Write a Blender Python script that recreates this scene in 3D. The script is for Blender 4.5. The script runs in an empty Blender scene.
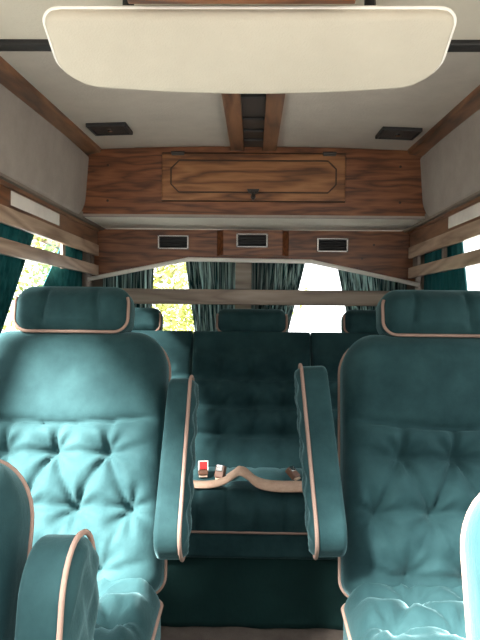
import bpy, math, random
from mathutils import Vector, Matrix
random.seed(7)
PI = math.pi
SC = bpy.context.scene
COL = SC.collection

# ------------------------------------------------------------------ materials
def new_mat(name):
    m = bpy.data.materials.new(name); m.use_nodes = True
    nt = m.node_tree
    b = nt.nodes['Principled BSDF']
    return m, nt, b

def ramp(nt, stops):
    r = nt.nodes.new('ShaderNodeValToRGB')
    e = r.color_ramp.elements
    e[0].position, e[0].color = stops[0][0], (*stops[0][1], 1)
    e[1].position, e[1].color = stops[-1][0], (*stops[-1][1], 1)
    for p, c in stops[1:-1]:
        x = e.new(p); x.color = (*c, 1)
    return r

def mapped_noise(nt, scale, nscale, detail=4, rough=.55):
    tc = nt.nodes.new('ShaderNodeTexCoord')
    mp = nt.nodes.new('ShaderNodeMapping'); mp.inputs['Scale'].default_value = scale
    n = nt.nodes.new('ShaderNodeTexNoise'); n.inputs['Scale'].default_value = nscale
    n.inputs['Detail'].default_value = detail; n.inputs['Roughness'].default_value = rough
    nt.links.new(tc.outputs['Object'], mp.inputs['Vector'])
    nt.links.new(mp.outputs['Vector'], n.inputs['Vector'])
    return n, mp

def bump(nt, b, src, strength, dist=.002):
    bp = nt.nodes.new('ShaderNodeBump'); bp.inputs['Strength'].default_value = strength
    bp.inputs['Distance'].default_value = dist
    nt.links.new(src, bp.inputs['Height']); nt.links.new(bp.outputs['Normal'], b.inputs['Normal'])

def mat_velvet(name, c0, c1, sheen):
    m, nt, b = new_mat(name)
    n, _ = mapped_noise(nt, (1, 1, 1), 9, 5, .6)
    r = ramp(nt, [(.3, c0), (.7, c1)])
    nt.links.new(n.outputs['Fac'], r.inputs['Fac'])
    nt.links.new(r.outputs['Color'], b.inputs['Base Color'])
    b.inputs['Roughness'].default_value = .85
    b.inputs['Specular IOR Level'].default_value = .2
    b.inputs['Sheen Weight'].default_value = sheen
    b.inputs['Sheen Roughness'].default_value = .35
    b.inputs['Sheen Tint'].default_value = (.55, .95, 1, 1)
    n2, _ = mapped_noise(nt, (1, 1, .7), 55, 6, .7)
    bump(nt, b, n2.outputs['Fac'], .35, .004)
    return m

def mat_wood(name, cols, axis='X', gloss=.35, freq=1.0, coat=.2):
    m, nt, b = new_mat(name)
    s = {'X': (1.6, 22, 22), 'Y': (22, 1.6, 22), 'Z': (22, 22, 1.6)}[axis]
    n, mp = mapped_noise(nt, tuple(k * freq for k in s), 1.6, 6, .62)
    n.inputs['Distortion'].default_value = .9
    s2 = {'X': (.7, 5, 5), 'Y': (5, .7, 5), 'Z': (5, 5, .7)}[axis]
    n2, mp2 = mapped_noise(nt, tuple(k * freq for k in s2), 1.3, 3, .5)
    wv = nt.nodes.new('ShaderNodeMath'); wv.operation = 'MULTIPLY'; wv.inputs[1].default_value = 14
    fr = nt.nodes.new('ShaderNodeMath'); fr.operation = 'PINGPONG'; fr.inputs[1].default_value = 1
    nt.links.new(n2.outputs['Fac'], wv.inputs[0]); nt.links.new(wv.outputs[0], fr.inputs[0])
    mx = nt.nodes.new('ShaderNodeMix'); mx.inputs[0].default_value = .38
    nt.links.new(n.outputs['Fac'], mx.inputs[2]); nt.links.new(fr.outputs[0], mx.inputs[3])
    r = ramp(nt, [(.28, cols[0]), (.5, cols[1]), (.72, cols[2])])
    nt.links.new(mx.outputs[0], r.inputs['Fac'])
    nt.links.new(r.outputs['Color'], b.inputs['Base Color'])
    b.inputs['Roughness'].default_value = gloss
    b.inputs['Coat Weight'].default_value = coat; b.inputs['Coat Roughness'].default_value = .25
    bump(nt, b, n.outputs['Fac'], .15, .001)
    return m

def mat_fabric(name, c0, c1, scale=40, rough=.95, bs=.4, big=3):
    m, nt, b = new_mat(name)
    n, _ = mapped_noise(nt, (1, 1, 1), big, 6, .7)
    r = ramp(nt, [(.25, c0), (.75, c1)])
    nt.links.new(n.outputs['Fac'], r.inputs['Fac'])
    nt.links.new(r.outputs['Color'], b.inputs['Base Color'])
    b.inputs['Roughness'].default_value = rough
    b.inputs['Specular IOR Level'].default_value = .15
    n2, _ = mapped_noise(nt, (1, 1, 1), scale, 4)
    bump(nt, b, n2.outputs['Fac'], bs, .004)
    return m

def mat_plain(name, c, rough=.5, metal=0, spec=.5):
    m, nt, b = new_mat(name)
    n, _ = mapped_noise(nt, (1, 1, 1), 14, 3)
    r = ramp(nt, [(.2, tuple(k * .88 for k in c)), (.8, tuple(min(1, k * 1.1) for k in c))])
    nt.links.new(n.outputs['Fac'], r.inputs['Fac'])
    nt.links.new(r.outputs['Color'], b.inputs['Base Color'])
    b.inputs['Roughness'].default_value = rough; b.inputs['Metallic'].default_value = metal
    b.inputs['Specular IOR Level'].default_value = spec
    return m

def mat_glass(name):
    m = bpy.data.materials.new(name); m.use_nodes = True
    nt = m.node_tree; nt.nodes.clear()
    out = nt.nodes.new('ShaderNodeOutputMaterial'); mx = nt.nodes.new('ShaderNodeMixShader')
    tr = nt.nodes.new('ShaderNodeBsdfTransparent'); gl = nt.nodes.new('ShaderNodeBsdfGlossy')
    gl.inputs['Roughness'].default_value = .02
    lw = nt.nodes.new('ShaderNodeLayerWeight'); lw.inputs['Blend'].default_value = .5
    pw = nt.nodes.new('ShaderNodeMath'); pw.operation = 'POWER'; pw.inputs[1].default_value = 5
    fr = nt.nodes.new('ShaderNodeMath'); fr.operation = 'MULTIPLY_ADD'; fr.inputs[1].default_value = .5; fr.inputs[2].default_value = .03
    nt.links.new(lw.outputs['Facing'], pw.inputs[0]); nt.links.new(pw.outputs[0], fr.inputs[0])
    nt.links.new(fr.outputs[0], mx.inputs[0]); nt.links.new(tr.outputs[0], mx.inputs[1])
    nt.links.new(gl.outputs[0], mx.inputs[2]); nt.links.new(mx.outputs[0], out.inputs[0])
    return m

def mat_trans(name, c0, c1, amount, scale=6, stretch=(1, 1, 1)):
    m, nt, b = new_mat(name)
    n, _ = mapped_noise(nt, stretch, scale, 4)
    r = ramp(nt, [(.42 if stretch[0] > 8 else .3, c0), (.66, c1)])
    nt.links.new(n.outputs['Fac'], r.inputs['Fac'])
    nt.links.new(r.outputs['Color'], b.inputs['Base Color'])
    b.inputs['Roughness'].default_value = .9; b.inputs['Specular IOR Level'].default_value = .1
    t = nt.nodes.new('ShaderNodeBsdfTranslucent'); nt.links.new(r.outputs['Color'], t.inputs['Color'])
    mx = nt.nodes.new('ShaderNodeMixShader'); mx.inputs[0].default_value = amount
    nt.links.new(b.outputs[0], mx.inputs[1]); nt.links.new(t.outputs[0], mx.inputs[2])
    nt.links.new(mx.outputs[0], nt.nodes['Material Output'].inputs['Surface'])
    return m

M = {
 'velvet': mat_velvet('teal velvet', (.008, .032, .036), (.021, .062, .067), .32),
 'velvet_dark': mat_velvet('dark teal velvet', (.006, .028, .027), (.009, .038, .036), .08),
 'piping': mat_fabric('beige piping', (.27, .18, .145), (.36, .25, .20), 300),
 'oak': mat_wood('reddish oak', [(.075, .024, .009), (.17, .060, .023), (.24, .095, .038)], 'X', freq=1.7),
 'oak_door': mat_wood('oak door', [(.085, .030, .010), (.23, .095, .033), (.33, .15, .058)], 'X', freq=1.3),
 'oak_y': mat_wood('oak rail', [(.06, .023, .010), (.165, .07, .030), (.24, .11, .05)], 'Y'),
 'groove': mat_plain('dark groove', (.05, .023, .012), .6),
 'slat': mat_wood('greyed oak', [(.26, .17, .11), (.42, .30, .21), (.54, .41, .30)], 'Y', .33, coat=.35),
 'slat_x': mat_wood('greyed oak rail', [(.22, .16, .12), (.32, .25, .19), (.40, .32, .25)], 'X', .4, coat=.2),
 'cream': mat_fabric('cream vinyl', (.50, .46, .38), (.58, .54, .45), 220, .8, .25),
 'headliner': mat_fabric('headliner', (.46, .41, .36), (.60, .54, .47), 120, .95, .5),
 'headliner_cab': mat_fabric('cab headliner', (.66, .60, .50), (.74, .68, .57), 120, .95, .5),
 'side_pad': mat_fabric('side carpet', (.28, .245, .22), (.38, .335, .30), 150, .95, .6, 5),
 'black': mat_plain('black plastic', (.012, .012, .013), .45),
 'dark': mat_plain('dark brown plastic', (.035, .028, .024), .5),
 'chrome': mat_plain('chrome', (.55, .54, .52), .22, 1),
 'mirror': mat_plain('mirror strip', (.80, .78, .74), .06, 1),
 'white_trim': mat_plain('white trim', (.95, .92, .86), .5),
 'carpet': mat_fabric('grey brown carpet', (.13, .105, .09), (.20, .165, .14), 400, .95, .8, 20),
 'shell': mat_plain('tan inner panel', (.20, .16, .13), .7),
 'curtain': mat_trans('teal curtain', (.010, .075, .08), (.03, .15, .155), .35, 5, (6, 6, .5)),
 'curtain_rear': mat_trans('pleated curtain', (.004, .035, .038), (.50, .62, .60), .5, 9, (11, 11, .2)),  # pale streaks in the colour stand in for backlight through the pleats
 'pale': mat_fabric('pale carpet', (.72, .68, .60), (.80, .76, .68), 150, .95, .5),
 'strip_white': mat_plain('white plastic', (.85, .82, .76), .2),
 'lining': mat_trans('curtain lining', (.55, .58, .55), (.7, .72, .68), .4),
 'glass': mat_glass('clear glass'),
 'webbing': mat_fabric('tan webbing', (.42, .28, .20), (.60, .43, .32), 500, .8, .5, 30),
 'brown': mat_plain('brown buckle', (.13, .06, .035), .45),
 'red': mat_plain('red button', (.42, .02, .02), .4),
 'leaf': mat_trans('yellow green leaf', (.11, .15, .03), (.38, .39, .12), .5, 3),
 'bark': mat_fabric('bark', (.08, .06, .045), (.16, .12, .09), 30),
 'gravel': mat_fabric('gravel', (.16, .155, .145), (.24, .235, .22), 20, .9, .6, 8),
}

# ------------------------------------------------------------------ helpers
def mobj(name, verts, faces, mat, parent=None, smooth=True, loc=None, rot=None):
    me = bpy.data.meshes.new(name)
    me.from_pydata([tuple(v) for v in verts], [], faces)
    me.validate(); me.update()
    import bmesh
    bm = bmesh.new(); bm.from_mesh(me)
    bmesh.ops.remove_doubles(bm, verts=bm.verts, dist=1e-6)
    bmesh.ops.recalc_face_normals(bm, faces=bm.faces)
    bm.to_mesh(me); bm.free()
    if smooth:
        for p in me.polygons: p.use_smooth = True
    me.materials.append(M[mat])
    o = bpy.data.objects.new(name, me); COL.objects.link(o)
    if parent: o.parent = parent
    if loc is not None: o.location = loc
    if rot is not None: o.rotation_euler = rot
    return o

def tag(o, label, cat, group=None):
    o['label'] = label; o['category'] = cat
    if group: o['group'] = group
    return o

def structure(o):
    o['kind'] = 'structure'; return o

def empty(name, loc, label, cat, group=None, rotz=0):
    o = bpy.data.objects.new(name, None); COL.objects.link(o)
    o.location = loc; o.rotation_euler = (0, 0, rotz); o.empty_display_size = .05
    return tag(o, label, cat, group)

class MB:
    def __init__(s): s.v = []; s.f = []
    def add(s, v, f):
        k = len(s.v); s.v += [Vector(p) for p in v]; s.f += [[i + k for i in q] for q in f]; return s
    def box(s, x0, x1, y0, y1, z0, z1, bev=0.0):
        import bmesh
        bm = bmesh.new()
        bmesh.ops.create_cube(bm, size=1)
        for v in bm.verts:
            v.co = Vector(((x0 + x1) / 2 + v.co.x * (x1 - x0), (y0 + y1) / 2 + v.co.y * (y1 - y0), (z0 + z1) / 2 + v.co.z * (z1 - z0)))
        if bev: bmesh.ops.bevel(bm, geom=list(bm.edges), offset=bev, segments=2, affect='EDGES', profile=.6)
        bm.verts.index_update()
        s.add([v.co.copy() for v in bm.verts], [[v.index for v in f.verts] for f in bm.faces]); bm.free(); return s
    def hexa(s, p):   # 8 points: bottom ring 0-3, top ring 4-7
        return s.add(p, [[0, 1, 2, 3], [4, 5, 6, 7], [0, 1, 5, 4], [1, 2, 6, 5], [2, 3, 7, 6], [3, 0, 4, 7]])
    def tube(s, pts, r, closed=False, n=8):
        pts = [Vector(p) for p in pts]; N = len(pts); rings = []
        up = None
        for i in range(N):
            a = pts[(i - 1) % N] if (closed or i > 0) else pts[i]
            b = pts[(i + 1) % N] if (closed or i < N - 1) else pts[i]
            t = (b - a).normalized()
            if up is None: up = Vector((0, 0, 1)) if abs(t.z) < .8 else Vector((1, 0, 0))
            sx = t.cross(up).normalized(); up = sx.cross(t).normalized()
            rings.append([pts[i] + (sx * math.cos(2 * PI * k / n) + up * math.sin(2 * PI * k / n)) * r for k in range(n)])
        v = [q for ring in rings for q in ring]; f = []
        for i in range(N if closed else N - 1):
            j = (i + 1) % N
            for k in range(n): f.append([i * n + k, i * n + (k + 1) % n, j * n + (k + 1) % n, j * n + k])
        if not closed: f += [list(range(n)), list(range((N - 1) * n, N * n))]
        return s.add(v, f)
    def prism(s, outline, d0, d1, axis='y'):   # outline (a,b); y: (x,z) extruded in y; x: (y,z) in x; z: (x,y) in z
        n = len(outline)
        def P(a, b, d): return {'y': (a, d, b), 'x': (d, a, b), 'z': (a, b, d)}[axis]
        v = [P(a, b, d0) for a, b in outline] + [P(a, b, d1) for a, b in outline]
        f = [list(range(n)), list(range(n, 2 * n))] + [[i, (i + 1) % n, n + (i + 1) % n, n + i] for i in range(n)]
        return s.add(v, f)
    def build(s, name, mat, parent=None, smooth=False, **k):
        return mobj(name, s.v, s.f, mat, parent, smooth, **k)

def sstep(a, b, x):
    t = max(0, min(1, (x - a) / (b - a))); return t * t * (3 - 2 * t)

def edge_samples(L, e, n):
    """positions 0..L clustered in the rounded edge bands of width e"""
    q = [e * (1 - math.cos(PI / 2 * i / 6)) for i in range(7)]
    mid = [e + (L - 2 * e) * i / n for i in range(1, n)]
    return q + mid + [L - a for a in reversed(q)]

def cushion_mesh(w, h, t, rt, rb, e, nx, nz, front=None, eb=None, warp=None):
    """rounded slab: x in +-w/2, z 0..h, front face at y=-t/2. front(x,z) pushes the face out (+) or in (-)."""
    eb = eb or min(e, t * .35)
    xs = [x - w / 2 for x in edge_samples(w, e, nx)]; zs = edge_samples(h, e, nz)
    NX, NZ = len(xs), len(zs)
    V = []; F = []
    fr = []; bk = []
    for z0 in zs:
        for x0 in xs:
            r = rt if z0 > h / 2 else rb
            x, zc = x0, z0 - h / 2
            ax, az = abs(x) - (w / 2 - r), abs(zc) - (h / 2 - r)
            if r > 0 and ax > 0 and az > 0:
                a, b = ax / r, az / r
                a2, b2 = a * math.sqrt(1 - b * b / 2), b * math.sqrt(1 - a * a / 2)
                x = math.copysign(w / 2 - r + a2 * r, x); zc = math.copysign(h / 2 - r + b2 * r, zc)
                d = r * (1 - math.hypot(a2, b2))
            else:
                d = min(w / 2 - abs(x), h / 2 - abs(zc))
            d = max(0, d); z = zc + h / 2
            f1 = e - math.sqrt(max(0, e * e - (e - min(d, e)) ** 2))
            f2 = eb - math.sqrt(max(0, eb * eb - (eb - min(d, eb)) ** 2))
            push = front(x, z) * sstep(0, e * 1.2, d) if front else 0
            yf = -t / 2 + f1 - push; yb = t / 2 - f2
            p1, p2 = Vector((x, yf, z)), Vector((x, yb, z))
            if warp: p1, p2 = warp(p1), warp(p2)
            fr.append(p1); bk.append(p2)
    V = fr + bk; K = NX * NZ
    for j in range(NZ - 1):
        for i in range(NX - 1):
            a = j * NX + i
            F.append([a, a + 1, a + NX + 1, a + NX]); F.append([K + a, K + a + NX, K + a + NX + 1, K + a + 1])
    ring = [i for i in range(NX)] + [j * NX + NX - 1 for j in range(1, NZ)] + [(NZ - 1) * NX + i for i in range(NX - 2, -1, -1)] + [j * NX for j in range(NZ - 2, 0, -1)]
    for i in range(len(ring)):
        a, b = ring[i], ring[(i + 1) % len(ring)]
        F.append([a, b, K + b, K + a])
    return V, F

def rr_outline(w, h, rt, rb, inset=0, n=8):
    w2, h2 = w - 2 * inset, h - 2 * inset
    rt, rb = max(.002, rt - inset), max(.002, rb - inset)
    pts = []
    for cx, cz, r, a0 in ((w2 / 2 - rb, rb, rb, -PI / 2), (w2 / 2 - rt, h2 - rt, rt, 0), (-w2 / 2 + rt, h2 - rt, rt, PI / 2), (-w2 / 2 + rb, rb, rb, PI)):
        for k in range(n + 1):
            a = a0 + PI / 2 * k / n
            pts.append((cx + r * math.cos(a), cz + inset + r * math.sin(a)))
    # subdivide long runs
    out = []
    for i in range(len(pts)):
        a, b = pts[i], pts[(i + 1) % len(pts)]
        L = math.hypot(b[0] - a[0], b[1] - a[1]); m = max(1, int(L / .03))
        for k in range(m): out.append((a[0] + (b[0] - a[0]) * k / m, a[1] + (b[1] - a[1]) * k / m))
    return out

def seg_dist(px, pz, a, b):
    dx, dz = b[0] - a[0], b[1] - a[1]; L2 = dx * dx + dz * dz
    t = max(0, min(1, ((px - a[0]) * dx + (pz - a[1]) * dz) / L2)) if L2 else 0
    return math.hypot(px - a[0] - t * dx, pz - a[1] - t * dz)

def tuft_fn(btns, segs, depth=.022, crease=.010, puff=0.0, zlim=None, sb=.030, sc=.011):
    def f(x, z):
        h = 0.0; wr = 0.0
        for bx, bz in btns:
            d2 = (x - bx) ** 2 + (z - bz) ** 2
            if d2 < .03:
                d = math.sqrt(d2); h = min(h, -depth * math.exp(-d / sb))
                if d < .11: wr += .0065 * math.sin(7 * math.atan2(z - bz, x - bx) + bx * 40) * sstep(.008, .03, d) * (1 - sstep(.03, .11, d))
        c = 0.0
        for a, b, s in segs:
            d = seg_dist(x, z, a, b)
            if d < .06: c = max(c, s * math.exp(-d / sc))
        return h + wr - crease * c
    return f

# ------------------------------------------------------------------ camera
cam = bpy.data.cameras.new('camera'); camo = bpy.data.objects.new('camera', cam); COL.objects.link(camo)
cam.sensor_fit = 'VERTICAL'; cam.sensor_height = 24; cam.lens = 24; cam.clip_start = .02
EYE = 1.16
R = Matrix.Rotation(math.atan(14 / 640), 4, 'Z') @ Matrix.Rotation(PI / 2 - math.atan(10 / 640), 4, 'X') @ Matrix.Rotation(math.radians(.6), 4, 'Z')
camo.matrix_world = Matrix.Translation((.010, 0, EYE)) @ R
SC.camera = camo

# ------------------------------------------------------------------ van shell
XW = .86
structure(MB().box(-.95, .95, -.75, 3.52, -.10, 0).build('floor', 'carpet'))

def wall_side(s, name):
    b = MB()
    x0, x1 = sorted((s * XW, s * (XW + .05)))
    
    zt = 1.585
    b.box(x0, x1, -.75, 1.46, 0, .66); b.box(x0, x1, 1.46, 3.46, 0, .92)
    b.box(x0, x1, -.75, .52, .66, zt); b.box(x0, x1, 1.46, 1.60, .92, zt); b.box(x0, x1, 3.02, 3.46, .92, zt)  # unseen pillars and door openings, sized to steer the sun onto the seats
    b.box(x0, x1, .52, 1.46, 1.50, zt); b.box(x0, x1, 1.60, 3.02, 1.56, zt)
    # ledge and outer skin of the raised roof
    xa, xb = sorted((s * .772, s * (XW + .05)))
    b.box(xa, xb, 1.55, 3.46, 1.565, 1.60)
    b.hexa([(s * .815, 1.55, 1.60), (s * .91, 1.55, 1.60), (s * .91, 3.46, 1.60), (s * .815, 3.46, 1.60),
            (s * .80, 1.55, 1.95), (s * .86, 1.55, 1.95), (s * .86, 3.46, 1.95), (s * .80, 3.46, 1.95)])
    b.box(xa if s > 0 else s * (XW + .05), xb if s > 0 else s * .772, .2, 1.55, 1.585, 1.86)
    return structure(b.build(name, 'shell'))
wall_side(-1, 'wall_left'); wall_side(1, 'wall_right')

b = MB()     # rear doors with two window openings
YR = 3.42
for x0, x1, z0, z1 in ((-.91, .91, 0, .92), (-.91, .91, 1.46, 1.95), (-.91, -.76, .92, 1.46), (.76, .91, .92, 1.46), (-.10, .10, .92, 1.46)):
    b.box(x0, x1, YR, YR + .05, z0, z1)
structure(b.build('wall_rear', 'shell'))
structure(MB().box(-.91, .91, -.75, -.70, 0, .84).build('wall_front', 'shell'))

# ceilings
b = MB()
nx, ny = 16, 2
def ceil_z(x, y): return 1.843 + .042 * (y - 1.66) / 1.24 + .016 * (1 - (x / .72) ** 2)
g = []; 
for j, y in enumerate((1.64, 2.2, 2.9, 3.46)):
    for i in range(nx + 1):
        x = -.80 + 1.60 * i / nx; g.append(Vector((x, y, ceil_z(x, y))))
n1 = nx + 1; vv = g + [p + Vector((0, 0, .06)) for p in g]; K = len(g); ff = []
for j in range(3):
    for i in range(nx):
        a = j * n1 + i; ff += [[a, a + 1, a + n1 + 1, a + n1], [K + a, K + a + 1, K + a + n1 + 1, K + a + n1]]
for i in range(nx):
    for a in (i, 3 * n1 + i): ff.append([a, a + 1, K + a + 1, K + a])
for j in range(3):
    for a in (j * n1, j * n1 + nx): ff.append([a, a + n1, K + a + n1, K + a])
structure(b.add(vv, ff).build('ceiling', 'headliner'))
b = MB(); b.box(-.80, .80, .42, 1.60, 1.832, 1.88); structure(b.build('ceiling_cab', 'headliner_cab'))
b = MB(); b.box(-.765, .765, 1.60, 1.645, 1.818, 1.875, .005); structure(b.build('trim_1', 'black'))

for s, nm in ((-1, 'trim_2'), (1, 'trim_3')):     # oak trims along the ceiling edges
    b = MB(); pts = []
    for y in (1.62, 2.9):
        z = ceil_z(.70, y) - .004
        pts += [(s * .762, y, z - .026), (s * .695, y, z - .014), (s * .69, y, z + .004), (s * .765, y, z + .004)]
    b.hexa([pts[0], pts[1], pts[2], pts[3], pts[4], pts[5], pts[6], pts[7]])
    structure(b.build(nm, 'oak_y'))

for s, nm in ((-1, 'trim_4'), (1, 'trim_5')):     # padded raised roof sides with a rounded rear corner
    w, h, t = 1.34, .285, .03
    V, F = cushion_mesh(w, h, t, .01, .11, .015, 20, 8)
    # local x -> world y, local z -> up the slope, front -> inside
    p0, p1 = Vector((s * .782, 0, 1.572)), Vector((s * .762, 0, 1.853))
    up = (p1 - p0).normalized(); inn = Vector((-s * up.z, 0, s * up.x)) if True else None
    if inn.x * s > 0: inn = -inn
    out = [p0 + up * v.z + inn * (-v.y) + Vector((0, 1.575 + w / 2 + v.x, 0)) for v in V]
    structure(mobj(nm, out, F, 'side_pad'))

# ------------------------------------------------------------------ windows
def window(name, pts_box, frame_bar, axis):
    x0, x1, y0, y1, z0, z1 = pts_box
    b = MB(); t = frame_bar
    if axis == 'y':
        b.box(x0, x1, y0, y1, z0, z0 + t); b.box(x0, x1, y0, y1, z1 - t, z1); b.box(x0, x0 + t, y0, y1, z0 + t, z1 - t); b.box(x1 - t, x1, y0, y1, z0 + t, z1 - t)
        ym = (y0 + y1) / 2; gb = (x0 + t, x1 - t, ym - .002, ym + .002, z0 + t, z1 - t)
    else:
        b.box(x0, x1, y0, y1, z0, z0 + t); b.box(x0, x1, y0, y1, z1 - t, z1); b.box(x0, x1, y0, y0 + t, z0 + t, z1 - t); b.box(x0, x1, y1 - t, y1, z0 + t, z1 - t)
        xm = (x0 + x1) / 2; gb = (xm - .002, xm + .002, y0 + t, y1 - t, z0 + t, z1 - t)
    fo = structure(b.build(name, 'black'))
    go = MB().box(*gb).build('pane', 'glass', fo)
    return fo
window('window_1', (-.76, -.10, YR + .012, YR + .036, .92, 1.46), .02, 'y')
window('window_2', (.10, .76, YR + .012, YR + .036, .92, 1.46), .02, 'y')
window('window_3', (-.895, -.872, 1.60, 3.02, .92, 1.56), .02, 'x')
window('window_4', (.872, .895, 1.60, 3.02, .92, 1.56), .02, 'x')

# ------------------------------------------------------------------ roof cabinet
YC = 2.90
cab = empty('roof_cabinet', (0, YC, 1.59), 'long oak overhead cabinet across the raised roof at the rear', 'cabinet')
cx0, cx1 = -.782, .782
b = MB(); out = [(cx0, 0), (cx1, 0)]
N = 14
for i in range(N + 1):
    x = cx1 - (cx1 - cx0) * i / N
    z = ceil_z(x, YC) - 1.59 - .004
    out.append((x if abs(x) < .72 else math.copysign(.705 + (abs(x) - .72) * .0, x), z))
out = [(cx0, .0), (cx1, .0), (.768, .26), (.766, ceil_z(.75, YC) - 1.594)] + [(.70 - 1.40 * i / N, ceil_z(.70 - 1.40 * i / N, YC) - 1.59 - .003) for i in range(N + 1)] + [(-.766, ceil_z(.75, YC) - 1.594), (-.768, .26)]
b.prism(out, 0, .022); b.build('front_panel', 'oak', cab)
MB().box(-.775, .775, .022, .50, -.012, 0).build('underside', 'pale', cab)
MB().box(-.775, .775, -.004, .022, -.012, .000, .003).build('edge_strip', 'side_pad', cab)
door = MB().box(-.412, .412, -.018, 0, .062, .272, .004).build('door', 'oak_door', cab)
# routed outline with notched corners
def groove(x0, x1, z0, z1, c, r, y):
    pts = []
    for cx, cz, a0 in ((x1, z0, PI), (x1, z1, 1.5 * PI), (x0, z1, 0), (x0, z0, PI / 2)):
        for k in range(7):
            a = a0 - PI / 2 * k / 6
            pts.append((cx + c * math.cos(a), y, cz + c * math.sin(a)))
    return pts
gp = []
x0, x1, z0, z1, c = -.37, .37, .098, .240, .036
for cx, cz, sx, sz, rev in ((x1, z0, -1, 1, 0), (x1, z1, -1, -1, 1), (x0, z1, 1, -1, 0), (x0, z0, 1, 1, 1)):
    arc = []
    for k in range(7):
        a = PI / 2 * k / 6
        arc.append((cx + sx * c * math.cos(a) , -.019, cz + sz * c * math.sin(a)))
    # chamfer-like inward corner
    gp += arc[::-1] if rev else arc
gp2 = [(x0 + c, -.019, z0), (x1 - c, -.019, z0), (x1 - c * .45, -.019, z0 + c * .55), (x1, -.019, z0 + c), (x1, -.019, z1 - c), (x1 - c * .45, -.019, z1 - c * .55), (x1 - c, -.019, z1),
       (x0 + c, -.019, z1), (x0 + c * .45, -.019, z1 - c * .55), (x0, -.019, z1 - c), (x0, -.019, z0 + c), (x0 + c * .45, -.019, z0 + c * .55)]
MB().tube(gp2, .0035, True, 6).build('routed_moulding', 'groove', door, True)
fr = [(-.412, -.010, .060), (.412, -.010, .060), (.412, -.010, .274), (-.412, -.010, .274)]
MB().tube(fr, .0035, True, 4).build('door_gap', 'groove', door)
b = MB()
b.prism([(-.028, .112), (.028, .112), (.022, .097), (.006, .09), (.012, .075), (0, .062), (-.012, .075), (-.006, .09), (-.022, .097)], -.030, -.016)
b.tube([(0, -.030, .098), (0, -.045, .092), (0, -.047, .07)], .006)
b.build('latch', 'dark', door)
for s in (-1, 1):
    b = MB(); b.box(s * .34 - .028, s * .34 + .028, -.026, -.016, .262, .277, .003); b.tube([(s * .34 - .03, -.022, .275), (s * .34 + .03, -.022, .275)], .006)
    b.build('hinge', 'dark', door)
for s in (-1, 1):
    for z in (.06, .22):
        MB().tube([(s * .66, -.003, z), (s * .66, .002, z)], .006).build('screw', 'groove', cab)

# ceiling centre rails between padded panel and cabinet
ct = empty('ceiling_channel', (0, 1.70, 1.84), 'dark recessed ceiling channel between two oak rails above the cabinet', 'ceiling channel')
def cz(y): return ceil_z(0, y) - 1.84
for s in (-1, 1):
    b = MB(); P = []
    for y in (1.68, 2.898):
        z = cz(y)
        P += [(s * .042, y - 1.70, z - .022), (s * .102, y - 1.70, z - .022), (s * .102, y - 1.70, z + .002), (s * .042, y - 1.70, z + .002)]
    b.hexa([P[0], P[1], P[2], P[3], P[4], P[5], P[6], P[7]]); b.build('rail', 'oak_y', ct)
P = []
for y in (1.68, 2.898):
    z = cz(y); P += [(-.042, y - 1.70, z - .006), (.042, y - 1.70, z - .006), (.042, y - 1.70, z + .002), (-.042, y - 1.70, z + .002)]
MB().hexa(P).build('back_strip', 'dark', ct)
for y in (1.86, 2.12, 2.40, 2.58, 2.74):
    z = cz(y); MB().box(-.041, .041, y - 1.70 - .012, y - 1.70 + .012, z - .016, z - .006, .003).build('cross_bar', 'black', ct)

# speaker grilles in the ceiling
def grille(x, y, label):
    zc = ceil_z(x, y)
    o = empty('ceiling_speaker', (x, y, zc), label, 'speaker', 'ceiling speakers')
    sl = -.032 * x / (.72 ** 2)
    o.rotation_euler = (math.atan(.042 / 1.24), -math.atan(sl), 0)
    b = MB()
    for q in ((-.088, .088, -.088, -.074), (-.088, .088, .074, .088), (-.088, -.074, -.074, .074), (.074, .088, -.074, .074)):
        b.box(*q, -.014, .001, .003)
    b.build('frame', 'black', o); o.scale = (.88, .88, 1)
    b = MB(); b.box(-.075, .075, -.075, .075, -.007, 0)
    for k in range(9): b.box(-.074, .074, -.07 + k * .0166, -.064 + k * .0166, -.010, -.006)
    b.build('grille', 'dark', o)
    MB().tube([(0, 0, -.016), (0, 0, -.004)], .012, n=12).build('centre_cap', 'chrome', o)
grille(-.570, 2.54, 'dark square speaker grille set in the ceiling on the left')
grille(.580, 2.59, 'dark square speaker grille set in the ceiling on the right')

# ------------------------------------------------------------------ padded panel and cab console
pp = empty('padded_panel', (-.008, 1.335, 1.694), 'large cream padded panel with rounded corners hung below the ceiling', 'padded panel')
PW, PL, PT = .805, .205, .035
PTILT = math.atan2(.105, .20)
def panel_puff(x, z): return .006 * (1 - (x / .41) ** 2) * (1 - ((z - .12) / .13) ** 2)
V, F = cushion_mesh(PW, PL, PT, .078, .035, .014, 30, 14, panel_puff)
def panel_pt(v):
    y = v.z - PL / 2; y -= .026 * (abs(v.x) / (PW / 2)) ** 2 * sstep(-.06, .11, y); q = v.y
    c, s_ = math.cos(PTILT), math.sin(PTILT)
    return Vector((v.x, y * c + q * s_, -y * s_ + q * c))
mobj('pad', [panel_pt(v) for v in V], F, 'cream', pp)
MB().tube([panel_pt(Vector((x, .002, z))) for x, z in rr_outline(PW + .006, PL + .006, .081, .038)], .004, True).build('piping', 'white_trim', pp, True)
for x in (-.25, .25):
    MB().tube([(x, 0, .016), (x, 0, .145)], .012, n=10).build('hanger', 'black', pp)

oc = empty('overhead_console', (-.02, 1.04, 1.832), 'reddish oak framed overhead console at the front edge of the padded panel', 'console')
b = MB(); b.box(-.195, .195, -.15, .145, -.09, 0)
b.build('box', 'dark', oc)
b = MB()
for q in ((-.21, .21, .135, .155), (-.21, .21, -.155, -.135), (-.21, -.19, -.135, .135), (.19, .21, -.135, .135)): b.box(*q, -.106, -.001, .003)
b.build('frame', 'oak', oc)

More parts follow.
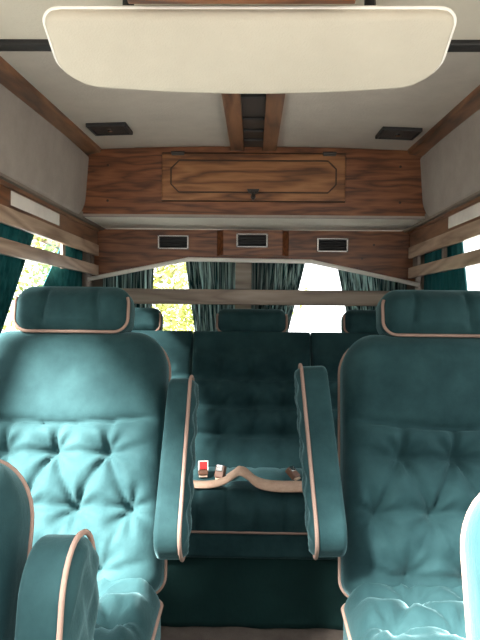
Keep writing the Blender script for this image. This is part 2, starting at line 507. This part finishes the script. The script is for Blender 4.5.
# ------------------------------------------------------------------ rear valance with vents
YV = 3.30
val = empty('rear_valance', (0, YV, 1.42), 'oak valance board with arched white edge and three vents above the rear windows', 'valance')
Z0 = 1.42
low = [(-.832, 1.315), (-.33, 1.418), (.30, 1.412), (.832, 1.302)]
b = MB(); b.prism([(x, z - Z0) for x, z in low] + [(.832, 1.571 - Z0), (-.832, 1.571 - Z0)], 0, .02); b.build('board', 'oak', val)
b = MB(); b.tube([(x, -.006, z - Z0) for x, z in [(-.85, 1.311)] + low[1:3] + [(.85, 1.298)]], .011); b.build('edge_trim', 'white_trim', val)
vb = MB(); vb.prism([(-.175, -.055), (.175, -.055), (.15, 0), (-.15, 0)], 0, .128, 'z')
vb = MB(); vb.prism([(-.15, -.05), (.15, -.05), (.185, 0), (-.185, 0)], .018, .146, 'z'); vb.build('vent_box', 'oak', val)
for xc, zc, y in ((-.410, 1.505 - Z0, 0), (-.004, 1.512 - Z0, -.05), (.408, 1.497 - Z0, 0)):
    hw, hh = .080, .036
    b = MB(); b.box(xc - hw, xc + hw, y - .004, y + .001, zc - hh, zc + hh); v = b.build('vent', 'black', val)
    b = MB()
    for q in ((xc - hw, xc + hw, zc + hh - .008, zc + hh), (xc - hw, xc + hw, zc - hh, zc - hh + .008), (xc - hw, xc - hw + .009, zc - hh, zc + hh), (xc + hw - .009, xc + hw, zc - hh, zc + hh)):
        b.box(q[0], q[1], y - .014, y - .003, q[2], q[3], .002)
    b.build('vent_frame', 'chrome', v)
    b = MB()
    for k in range(4):
        z = zc - .02 + k * .0135
        b.hexa([(xc - .07, y - .012, z - .004), (xc + .07, y - .012, z - .004), (xc + .07, y - .010, z - .005), (xc - .07, y - .010, z - .005),
                (xc - .07, y - .004, z + .003), (xc + .07, y - .004, z + .003), (xc + .07, y - .003, z + .001), (xc - .07, y - .003, z + .001)])
    b.build('louvres', 'black', v)
for x, z in ((-.2, 1.428), (.2, 1.424), (.56, 1.43), (.62, 1.50)):
    MB().tube([(x, -.003, z - Z0), (x, .002, z - Z0)], .006).build('screw', 'groove', val)

rail = MB().box(-.845, .845, 3.235, 3.258, 1.186, 1.264, .005).build('window_rail', 'slat_x')
tag(rail, 'grey brown wooden rail crossing in front of the rear windows', 'rail')
post = MB().box(-.10, .015, 3.395, 3.419, .92, 1.46, .004).build('trim_6', 'slat_x'); structure(post)

# ------------------------------------------------------------------ curtains
def curtain(name, label, p_top, p_bot, zt, zb, folds, amp, group, mat='curtain', waist=None):
    """p_top/p_bot: two (x,y) ends of the top and bottom line"""
    root = None
    n, m = folds * 10, 14
    ph = random.random() * 6
    V = []; F = []
    dirv = (Vector(p_top[1]) - Vector(p_top[0])).normalized(); nrm = Vector((-dirv.y, dirv.x))
    js = [random.uniform(-.25, .25) for _ in range(folds + 2)]
    for layer in (0, 1):
        for j in range(m + 1):
            t = j / m
            for i in range(n + 1):
                u = i / n
                a = Vector(p_top[0]).lerp(Vector(p_top[1]), u); c = Vector(p_bot[0]).lerp(Vector(p_bot[1]), u)
                p = a.lerp(c, t)
                k = u * folds; fj = js[int(k)]
                off = amp * (math.sin(2 * PI * k + ph + fj * t * 4) + .3 * math.sin(4.1 * PI * k + 1.3 * t + ph)) * (.7 + .3 * t)
                p = p + nrm * (off + layer * .0025)
                V.append((p.x, p.y, zt + (zb - zt) * t))
    K = (n + 1) * (m + 1)
    for j in range(m):
        for i in range(n):
            a = j * (n + 1) + i
            F += [[a, a + 1, a + n + 2, a + n + 1], [K + a, K + a + n + 1, K + a + n + 2, K + a + 1]]
    for i in range(n):
        for a in (i, m * (n + 1) + i): F.append([a, a + 1, K + a + 1, K + a])
    for j in range(m):
        for a in (j * (n + 1), j * (n + 1) + n): F.append([a, a + n + 1, K + a + n + 1, K + a])
    o = mobj(name, V, F, mat)
    return tag(o, label, 'curtain', group)

yc = 3.345
G = 'rear window curtains'
def rod(x0, x1, y0, y1, z, par):
    MB().tube([(x0, y0, z), (x1, y1, z)], .005).build('curtain_rod', 'white_trim', par, True)
defs = [('pleated teal curtain at the outer side of the left rear window', -.79, -.515, -.79, -.535, 7),
        ('pleated teal curtain between the left rear window and the centre post', -.36, -.09, -.285, -.09, 7),
        ('pleated teal curtain between the centre post and the right rear window', -.005, .285, -.005, .165, 7),
        ('pleated teal curtain at the outer side of the right rear window', .425, .80, .53, .80, 9)]
for lab, a, b_, c, d, n in defs:
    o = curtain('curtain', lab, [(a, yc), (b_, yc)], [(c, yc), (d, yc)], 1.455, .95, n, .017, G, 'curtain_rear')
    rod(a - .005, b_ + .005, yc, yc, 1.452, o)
G = 'side window curtains'
for s, side in ((-1, 'left'), (1, 'right')):
    x = s * .842
    spec = (('nearer', 1.90, 2.50, 1.86, 2.12, 11), ('farther', 2.90, 3.14, 2.36, 3.14, 8)) if s < 0 else (('nearer', 1.80, 1.96, 1.80, 1.96, 6), ('farther', 2.60, 3.14, 2.46, 3.14, 9))
    for lab, ya, yb, yd, ye, nf in spec:
        o = curtain('curtain', 'dark teal curtain on the %s side window, %s half' % (side, lab),
                [(x, ya), (x, yb)], [(x, yd), (x, ye)], 1.50, 1.07, nf, .008, G)
        rod(x, x, ya - .005, yb + .005, 1.497, o)

# ------------------------------------------------------------------ side valances: two long boards and a plain white strip
def side_valance(s, label):
    o = empty('side_valance', (s * .80, 2.4, 1.42), label, 'side valance', 'wooden side valances')
    def board(name, z0, z1, mat, xa=.790, xb=.808, y0=1.55, y1=3.275):
        x0, x1 = sorted((s * xa - s * .80, s * xb - s * .80))
        return MB().box(x0, x1, y0 - 2.4, y1 - 2.4, z0 - 1.42, z1 - 1.42, .003).build(name, mat, o)
    board('upper_board', 1.430, 1.486, 'slat'); board('lower_board', 1.330, 1.382, 'slat')
    board('top_rail', 1.552, 1.566, 'oak_y')
    board('backing_strip', 1.486, 1.552, 'oak_y', .797, .808)
    board('white_strip', 1.498, 1.546, 'strip_white', .7935, .797, 2.10, 2.62)
    for y in (1.60, 2.02, 2.74, 3.24):
        board('upright', 1.330, 1.56, 'shell', .809, .822, y - .02, y + .02)
side_valance(-1, 'left wall valance of two long wooden boards under a plain white strip')
side_valance(1, 'right wall valance of two long wooden boards under a plain white strip')

# ------------------------------------------------------------------ captain chairs
W, HB, TB = .60, .71, .16
ROWS = [.352, .207, .058]
def chair_pattern(dx=0):
    b1 = [(dx - .145, ROWS[0]), (dx, ROWS[0]), (dx + .145, ROWS[0])]
    b2 = [(dx - .2175, ROWS[1]), (dx - .0725, ROWS[1]), (dx + .0725, ROWS[1]), (dx + .2175, ROWS[1])]
    b3 = [(dx - .145, ROWS[2]), (dx, ROWS[2]), (dx + .145, ROWS[2])]
    segs = []
    for r1, r2 in ((b1, b2), (b2, b3)):
        for p in r1:
            for q in r2:
                if abs(abs(p[0] - q[0]) - .0725) < .01: segs.append((p, q, .55))
    for p in b1: segs.append((p, (p[0] * 1.0 + .012, .445), .5))
    for p in b1 + b3:
        if abs(p[0]) > .1: segs.append((p, (p[0] + math.copysign(.11, p[0]), p[1] + .02), .45))
    for r in (b1, b2, b3):
        for p, q in zip(r, r[1:]): segs.append((p, q, .35))
    return b1 + b2 + b3, segs

def backrest_front():
    bt, segs = chair_pattern()
    tf = tuft_fn(bt, segs, .047, .020, sb=.030, sc=.010)
    def f(x, z):
        side = 1 - (x / (W / 2)) ** 4
        # plain upper bolster bulging over the seam
        zs = .437 - .012 * math.cos(x * 9)
        h = 0
        if z > zs: h += .026 * math.sqrt(max(0, math.sin(PI * min(1, (z - zs) / (HB - zs + .06))))) * side
        else:
            h += .018 * side * abs(math.sin(PI * max(0, min(1, (zs - z) / .0815 * .5)))) ** .5 if zs - z < .08 else .018 * side
            rr = [.445] + ROWS + [-.08]
            for a, b2 in zip(rr, rr[1:]):
                if b2 <= z <= a: h += .014 * math.sin(PI * (z - b2) / (a - b2)) ** .7 * side
            h += tf(x, z)
        h -= .016 * math.exp(-abs(z - zs) / .010)
        return h
    return f, bt
BF, BT = backrest_front()
def taper(p): return Vector((p.x * (1 - .09 * max(0, p.z) / HB), p.y, p.z))
BACK = cushion_mesh(W, HB, TB, .105, .05, .055, 70, 84, BF, warp=taper)

def headrest_front(w, h):
    def f(x, z):
        c = 0
        for sx in (-.45, .45):
            xx = sx * w / 2 * (1 - .25 * (z / h - .5))
            c += .020 * math.exp(-abs(x - xx) / .008)
        return .022 * math.sin(PI * max(0, min(1, z / h))) ** .6 - c
    return f

SEATW, SEATD = .60, .52
def seat_front(x, z):   # z=0 front edge, seen from above
    bt = [(-.145, .16), (0, .16), (.145, .16), (-.0725, .31), (.0725, .31), (-.2175, .31), (.2175, .31), (-.145, .43), (0, .43), (.145, .43)]
    f = getattr(seat_front, 'fn', None)
    if f is None:
        segs = []
        for p in bt:
            for q in bt:
                if p[1] < q[1] and abs(abs(p[0] - q[0]) - .0725) < .01 and q[1] - p[1] < .2: segs.append((p, q, .5))
        f = seat_front.fn = tuft_fn(bt, segs, .036, .016, sb=.034)
    h = f(x, z) + .02
    for a, c in ((-.05, .16), (.16, .31), (.31, .43), (.43, .55)):
        if a <= z <= c: h += .020 * math.sin(PI * (z - a) / (c - a)) ** .7
    return h
SEAT = cushion_mesh(SEATW, SEATD, .17, .04, .06, .045, 50, 56, seat_front)

def ring_obj(name, w, h, rt, rb, y, r, parent, mat='piping', warp=None, two=None):
    b = MB()
    for yy in ([y] + ([two] if two is not None else [])):
        b.tube([(warp((x, yy, z)) if warp else (x, yy, z)) for x, z in rr_outline(w, h, rt, rb)], r, True)
    return b.build(name, mat, parent, True)

def u_piping(w, h, rt, rb, y, r, parent):
    o = rr_outline(w, h, rt, rb, .005)
    o = [q for q in o if q[1] < h * .80]
    k = max(range(len(o)), key=lambda i: math.hypot(o[i][0] - o[i - 1][0], o[i][1] - o[i - 1][1]))
    o = o[k:] + o[:k]
    return MB().tube([(x, y, z) for x, z in o], r).build('piping', 'piping', parent, True)

def buttons(bt, mesh_front, parent, t, mat, r=.011, warp=None):
    for x, z in bt:
        y = -t / 2 - mesh_front(x, z) + .004
        if warp: x = warp(Vector((x, y, z))).x
        b = MB(); N = 10; V = [(x, y - .006, z)]
        for k in range(N): V.append((x + r * .7 * math.cos(2 * PI * k / N), y - .004, z + r * .7 * math.sin(2 * PI * k / N)))
        for k in range(N): V.append((x + r * math.cos(2 * PI * k / N), y + .004, z + r * math.sin(2 * PI * k / N)))
        F = [[0, 1 + k, 1 + (k + 1) % N] for k in range(N)] + [[1 + k, 1 + N + k, 1 + N + (k + 1) % N, 1 + (k + 1) % N] for k in range(N)]
        mobj('button', V, F, mat, parent)

def armrest(parent, x, y, z, length, depth, width, tilt, ruffle_side, lean=0):
    """folded up: stadium side profile, faces +-x"""
    def fr(u, v):
        return .010 + .004 * math.sin(v * 70 + 2 * math.sin(u * 60))
    V, F = cushion_mesh(depth, length, width, depth * .48, depth * .42, .014, 10, 40, fr)
    # local face -y -> ruffle side
    out = [Vector((-v.y * ruffle_side * -1 if False else (v.y * -ruffle_side), v.x, v.z)) for v in V]
    a = mobj('armrest', out, F, 'velvet', parent, loc=(x, y, z), rot=(-tilt, lean, 0))
    b = MB()
    for sx in (ruffle_side,):
        b.tube([(sx * (width / 2 - .004), p, q) for p, q in rr_outline(depth + .006, length + .004, depth * .48, depth * .42)], .0048, True)
    b.build('piping', 'piping', a, True)
    b = MB(); b.tube([(-ruffle_side * (width / 2 - .02), .05, length * .3), (-ruffle_side * (width / 2 + .004), .05, length * .3)], .018, n=12); b.build('pivot', 'black', a)
    return a

def chair(loc, label, group, tilt=math.radians(23), arms=(), seat_z=.46, headrest=True, seat_len=None, seat_off=0):
    """loc: floor point below the seat rear; the back foot sits at (0,0,seat_z)"""
    o = empty('captain_chair', loc, label, 'chair', group)
    # backrest: front face passes through the origin line
    off = Vector((0, math.cos(tilt), math.sin(tilt) * -1)) * (TB / 2)
    br = mobj('backrest', BACK[0], BACK[1], 'velvet', o, loc=(0, off.y, seat_z + off.z), rot=(-tilt, 0, 0))
    ring_obj('piping', W + .004, HB + .002, .107, .05, TB / 2 - .062, .0045, br, warp=lambda q: taper(Vector(q)))
    buttons(BT, BF, br, TB, 'velvet', warp=taper)
    if headrest:
        hw, hh, ht = .338, .142, .115
        V, F = cushion_mesh(hw, hh, ht, .055, .045, .035, 34, 16, headrest_front(hw, hh))
        zt = HB - .008
        p = Vector((0, off.y, seat_z + off.z)) + Vector((0, math.sin(tilt), math.cos(tilt))) * zt + Vector((0, -.035, .008))
        h = mobj('headrest', V, F, 'velvet', o, loc=p, rot=(-math.radians(12), 0, 0))
        u_piping(hw, hh, .055, .045, -ht / 2 + .008, .0046, h)
        b = MB()
        for sx in (-.09, .09): MB().tube([(sx, 0, -.06), (sx, 0, .02)], .008).build('post', 'chrome', h)
    # cushion
    st = mobj('seat', SEAT[0], SEAT[1], 'velvet', o, loc=(0, -SEATD + .07, seat_z - .112), rot=(-PI / 2 + math.radians(4), 0, 0))
    ring_obj('piping', SEATW + .004, SEATD + .004, .04, .06, -.04, .0046, st)
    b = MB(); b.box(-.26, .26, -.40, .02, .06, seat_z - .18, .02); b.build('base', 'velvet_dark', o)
    b = MB(); b.box(-.20, .20, -.34, -.02, 0, .062, .01); b.build('pedestal', 'black', o)
    for q in arms: armrest(o, *q)
    return o

G = 'teal captain chairs'
XS = .515
chair((-XS, 1.55, 0), 'sunlit teal velvet captain chair in the middle row, left of the aisle', G,
      arms=[(.332, -.075, .585, .495, .12, .066, math.radians(42), 1, -.02)], seat_z=.456)
chair((.540, 1.55, 0), 'shaded teal velvet captain chair in the middle row, right of the aisle', G,
      arms=[(-.346, -.075, .598, .52, .13, .075, math.radians(41), -1, -.05)], seat_z=.456)

G = 'teal front seats'
fl = chair((-.587, .70, -.0), 'foreground teal velvet front seat with round-ended armrest, left edge of view', G, seat_z=.285,
      arms=[(.360, .17, .395, .43, .175, .080, math.radians(12), 1)])
fr_ = chair((.575, .66, -.0), 'foreground teal velvet front seat with only its piped edge visible, right edge of view', G, seat_z=.27)
fl.scale.x = fr_.scale.x = .86

# ------------------------------------------------------------------ rear bench
bench = empty('bench_seat', (0, 2.60, 0), 'wide teal velvet rear bench seat with tufted back and dark skirt', 'bench seat')
BW = .546
tiltb = math.atan2(.25, .60)
HBB = .675
def bench_back_front():
    bt = [(x, z) for z in (.19, .32, .45) for x in (-.14, 0, .14)]
    segs = []
    for z in (.19, .32, .45): segs.append(((-.26, z), (.26, z), .8))
    for x in (-.14, 0, .14): segs.append(((x, .06), (x, .52), .35))
    tf = tuft_fn(bt, segs, .03, .02, sb=.03, sc=.013)
    def f(x, z):
        h = tf(x, z) + .012
        for a, c in ((.0, .19), (.19, .32), (.32, .45), (.45, .58)):
            if a <= z < c: h += .022 * math.sin(PI * (z - a) / (c - a)) ** .7
        return h
    return f, bt
bf, bbt = bench_back_front()
BB = cushion_mesh(BW - .001, HBB,   .14, .01, .01, .009, 46, 56, bf)
def bench_seat_front(x, z):
    h = .02
    for k in range(-2, 3):
        h -= .012 * math.exp(-abs(x - k * .105 - .02) / .010) * (1 if z < .22 else .5)
    h += .014 * math.sin(PI * min(1, z / .24)) if z < .24 else .010 * math.sin(PI * (z - .24) / .22)
    h -= .016 * math.exp(-abs(z - .24) / .02)
    for bx in (-.14, 0, .14): h -= .022 * math.exp(-math.hypot(x - bx, z - .24) / .03)
    return h
def bench_pleat(p):
    k = sum(math.exp(-abs(p.x - q) / .012) for q in (-.19, -.085, .02, .125, .23))
    return Vector((p.x, p.y, p.z + (.016 * k - .010) * (1 - sstep(.0, .14, p.z))))
BS = cushion_mesh(BW - .006, .46, .15, .02, .05, .05, 56, 40, bench_seat_front, warp=bench_pleat)
offb = Vector((0, math.cos(tiltb), -math.sin(tiltb))) * .07
for k in (-1, 0, 1):
    x = k * BW
    br = mobj('backrest', BB[0], BB[1], 'velvet_dark' if False else 'velvet', bench, loc=(x, .12 + offb.y, .44 + offb.z), rot=(-tiltb, 0, 0))
    buttons(bbt, bf, br, .14, 'velvet', .009)
    hw, hh, ht = .335, .125, .11
    V, F = cushion_mesh(hw, hh, ht, .045, .04, .035, 26, 14, lambda x_, z_: .015)
    p = Vector((k * (BW + .045), .12 + offb.y, .44 + offb.z)) + Vector((0, math.sin(tiltb), math.cos(tiltb))) * (HBB - .006) + Vector((0, -.025, .008))
    h = mobj('headrest', V, F, 'velvet', bench, loc=p, rot=(-math.radians(12), 0, 0))
    u_piping(hw, hh, .045, .04, -ht / 2 + .008, .005, h)
    st = mobj('seat', BS[0], BS[1], 'velvet', bench, loc=(x, -.31, .398), rot=(-PI / 2 - math.radians(.5), 0, 0))
b = MB(); b.tube([(-.82, -.318, .362), (.82, -.318, .362)], .0045); b.build('piping', 'piping', bench, True)
V, F = cushion_mesh(1.64, .10, .05, .02, .02, .018, 30, 8)
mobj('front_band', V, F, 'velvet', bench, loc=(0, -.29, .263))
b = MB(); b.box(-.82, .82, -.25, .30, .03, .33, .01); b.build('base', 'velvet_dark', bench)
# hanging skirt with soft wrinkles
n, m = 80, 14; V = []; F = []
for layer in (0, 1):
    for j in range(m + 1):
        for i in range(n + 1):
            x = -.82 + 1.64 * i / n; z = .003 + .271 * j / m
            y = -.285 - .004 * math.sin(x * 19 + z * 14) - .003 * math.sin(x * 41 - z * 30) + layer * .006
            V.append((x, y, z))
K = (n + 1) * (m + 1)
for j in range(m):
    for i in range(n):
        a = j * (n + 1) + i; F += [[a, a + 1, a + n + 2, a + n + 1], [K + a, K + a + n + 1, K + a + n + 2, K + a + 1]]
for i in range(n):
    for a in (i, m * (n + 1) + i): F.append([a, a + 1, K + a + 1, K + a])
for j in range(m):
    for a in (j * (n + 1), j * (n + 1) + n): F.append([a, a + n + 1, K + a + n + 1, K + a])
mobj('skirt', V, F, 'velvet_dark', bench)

# ------------------------------------------------------------------ seat belts lying on the bench
def ribbon(pts, widths, t=.004):
    """pts: centre line; width spans y"""
    V = []; F = []; N = len(pts)
    for (x, y, z), w in zip(pts, widths):
        V += [(x, y - w / 2, z - .006), (x, y + w / 2, z + .012), (x, y + w / 2, z + .012 + t), (x, y - w / 2, z - .006 + t)]
    for i in range(N - 1):
        a, c = i * 4, i * 4 + 4
        for k in range(4): F.append([a + k, a + (k + 1) % 4, c + (k + 1) % 4, c + k])
    F += [[0, 1, 2, 3], [N * 4 - 4, N * 4 - 3, N * 4 - 2, N * 4 - 1]]
    return V, F
def smooth_pts(pts, k=6):
    out = []
    n = len(pts)
    for i in range(n - 1):
        p0, p1, p2, p3 = [Vector(pts[max(0, min(n - 1, i + d))]) for d in (-1, 0, 1, 2)]
        for s in range(k):
            t = s / k
            out.append(.5 * ((2 * p1) + (p2 - p0) * t + (2 * p0 - 5 * p1 + 4 * p2 - p3) * t * t + (3 * p1 - p0 - 3 * p2 + p3) * t ** 3))
    out.append(Vector(pts[-1])); return out
ZS = .512
belt = empty('seat_belt', (-.04, 2.385, ZS - .004), 'tan webbing seat belt lying folded along the bench front', 'seat belt')
P = smooth_pts([(-.22, -.01, .005), (-.16, -.03, .0), (-.10, -.04, .004), (-.05, -.035, .018), (-.015, -.03, .040), (.005, -.03, .052), (.03, -.03, .042), (.07, -.04, .014), (.13, -.05, .004), (.22, -.05, .004), (.27, -.05, .004)])
V, F = ribbon(P, [.030 + .045 * sstep(.35, .6, i / len(P)) for i in range(len(P))]); mobj('webbing', V, F, 'webbing', belt)
P = smooth_pts([(-.05, .03, .006), (-.02, .02, .03), (.0, .01, .046), (.02, .03, .03), (.05, .04, .006)])
V, F = ribbon(P, [.04] * len(P)); mobj('webbing_fold', V, F, 'webbing', belt)

def buckle(x, y, z, rz, lean, label, red):
    o = empty('belt_buckle', (x, y, z), label, 'belt buckle', 'bench belt buckles', rz)
    tl = (-lean, 0, 0)
    b = MB(); b.box(-.024, .024, -.014, .014, 0, .06, .006); b.build('body', 'brown', o, rot=tl)
    if red:
        b = MB(); b.box(-.020, .020, -.020, -.012, .026, .064, .004); b.build('release_button', 'red', o, rot=tl)
        b = MB()
        for q in ((-.024, -.020, .022, .068), (.020, .024, .022, .068), (-.024, .024, .064, .068)): b.box(q[0], q[1], -.019, -.012, q[2], q[3])
        b.build('button_rim', 'white_trim', o, rot=tl)
    else:
        b = MB(); b.box(-.018, .018, -.019, -.012, .03, .06, .003); b.build('tongue', 'chrome', o, rot=tl)
    b = MB(); b.box(-.02, .02, -.005, .005, -.01, .005); b.build('stub', 'webbing', o, rot=tl); o.scale = (.82, .82, .82)
buckle(-.187, 2.55, .497, .15, .3, 'seat belt buckle with red release button on the bench left', True)
buckle(-.120, 2.51, .497, -.5, .35, 'dark brown belt buckle leaning beside the red-buttoned one', False)
buckle(.185, 2.52, .500, .9, .9, 'brown belt buckle lying at the bench right end', False)

# ------------------------------------------------------------------ outside
structure(MB().box(-30, 30, -25, 40, -.65, -.55).build('ground', 'gravel'))
def tree(x, y, h, r, label, n):
    o = empty('tree', (x, y, -.55), label, 'tree', 'trees behind the van')
    b = MB(); pts = [(0, 0, 0), (.06, .03, h * .3), (-.03, .05, h * .6), (.02, 0, h * .9)]
    b.tube(smooth_pts(pts), .09, n=10)
    for k in range(7):
        a = k * 2.4; z = h * (.3 + .08 * k)
        b.tube([(0, 0, z), (.5 * r * math.cos(a), .5 * r * math.sin(a), z + .3), (.85 * r * math.cos(a), .85 * r * math.sin(a), z + .5)], .03)
    b.build('trunk', 'bark', o, True)
    V = []; F = []
    cl = [(random.gauss(0, .45) * r, random.gauss(0, .45) * r, h * random.uniform(.22, 1.0)) for _ in range(60)]
    for k in range(n):
        c = random.choice(cl)
        p = Vector((c[0] + random.gauss(0, .22), c[1] + random.gauss(0, .22), c[2] + random.gauss(0, .2)))
        if p.z < .1: continue
        d = Vector((random.uniform(-1, 1), random.uniform(-1, 1), random.uniform(-1, .6))).normalized()
        e = d.cross(Vector((random.uniform(-1, 1), random.uniform(-1, 1), random.uniform(-1, 1)))).normalized()
        L = random.uniform(.05, .10); q = len(V); nn = d.cross(e) * .012
        V += [p, p + d * L * .5 + e * L * .3 + nn, p + d * L, p + d * L * .5 - e * L * .3 + nn]
        F.append([q, q + 1, q + 2, q + 3])
    m = mobj('foliage', V, F, 'leaf', o, smooth=False); m['kind'] = 'stuff'
tree(-1.55, 7.6, 3.4, 1.4, 'yellow green leafy tree seen through the left rear window', 15000)

# ------------------------------------------------------------------ light
SKY = 4.8; SUN = 56.0
w = bpy.data.worlds.new('World'); SC.world = w; w.use_nodes = True
nt = w.node_tree; bg = nt.nodes['Background']
tc = nt.nodes.new('ShaderNodeTexCoord'); sx = nt.nodes.new('ShaderNodeSeparateXYZ'); nt.links.new(tc.outputs['Generated'], sx.inputs[0])
def mrange(src, a, b_, c, d):
    m = nt.nodes.new('ShaderNodeMapRange'); m.interpolation_type = 'SMOOTHSTEP'
    for k, v in zip(('From Min', 'From Max', 'To Min', 'To Max'), (a, b_, c, d)): m.inputs[k].default_value = v
    nt.links.new(src, m.inputs['Value']); return m.outputs[0]
def madd(p, q, op='ADD'):
    m = nt.nodes.new('ShaderNodeMath'); m.operation = op; nt.links.new(p, m.inputs[0]); nt.links.new(q, m.inputs[1]); return m.outputs[0]
lum = madd(mrange(sx.outputs['Z'], .18, .60, .16, 1.0), mrange(sx.outputs['Y'], -.05, .5, 0, .55))
nt.links.new(lum, bg.inputs['Strength'])
bs = nt.nodes.new('ShaderNodeMath'); bs.operation = 'MULTIPLY'; bs.inputs[1].default_value = SKY
nt.links.new(lum, bs.inputs[0]); nt.links.new(bs.outputs[0], bg.inputs['Strength'])
bg.inputs['Color'].default_value = (.97, .99, 1, 1)
def sun(name, frm, to, strength, ang):
    l = bpy.data.lights.new(name, 'SUN'); l.energy = strength; l.angle = math.radians(ang); l.color = (1, .97, .92)
    o = bpy.data.objects.new(name, l); COL.objects.link(o)
    d = Vector(to) - Vector(frm); o.rotation_euler = d.to_track_quat('-Z', 'Y').to_euler(); o.location = (-3, -4, 5)
sun('sun', (-1.4, .6, .70 + 1.414 * .84), (-.4, 1.6, .70), SUN, 17)

vs = SC.view_settings
vs.view_transform = 'Standard'; vs.look = 'None'; vs.gamma = 1; vs.use_curve_mapping = False
vs.exposure = .4
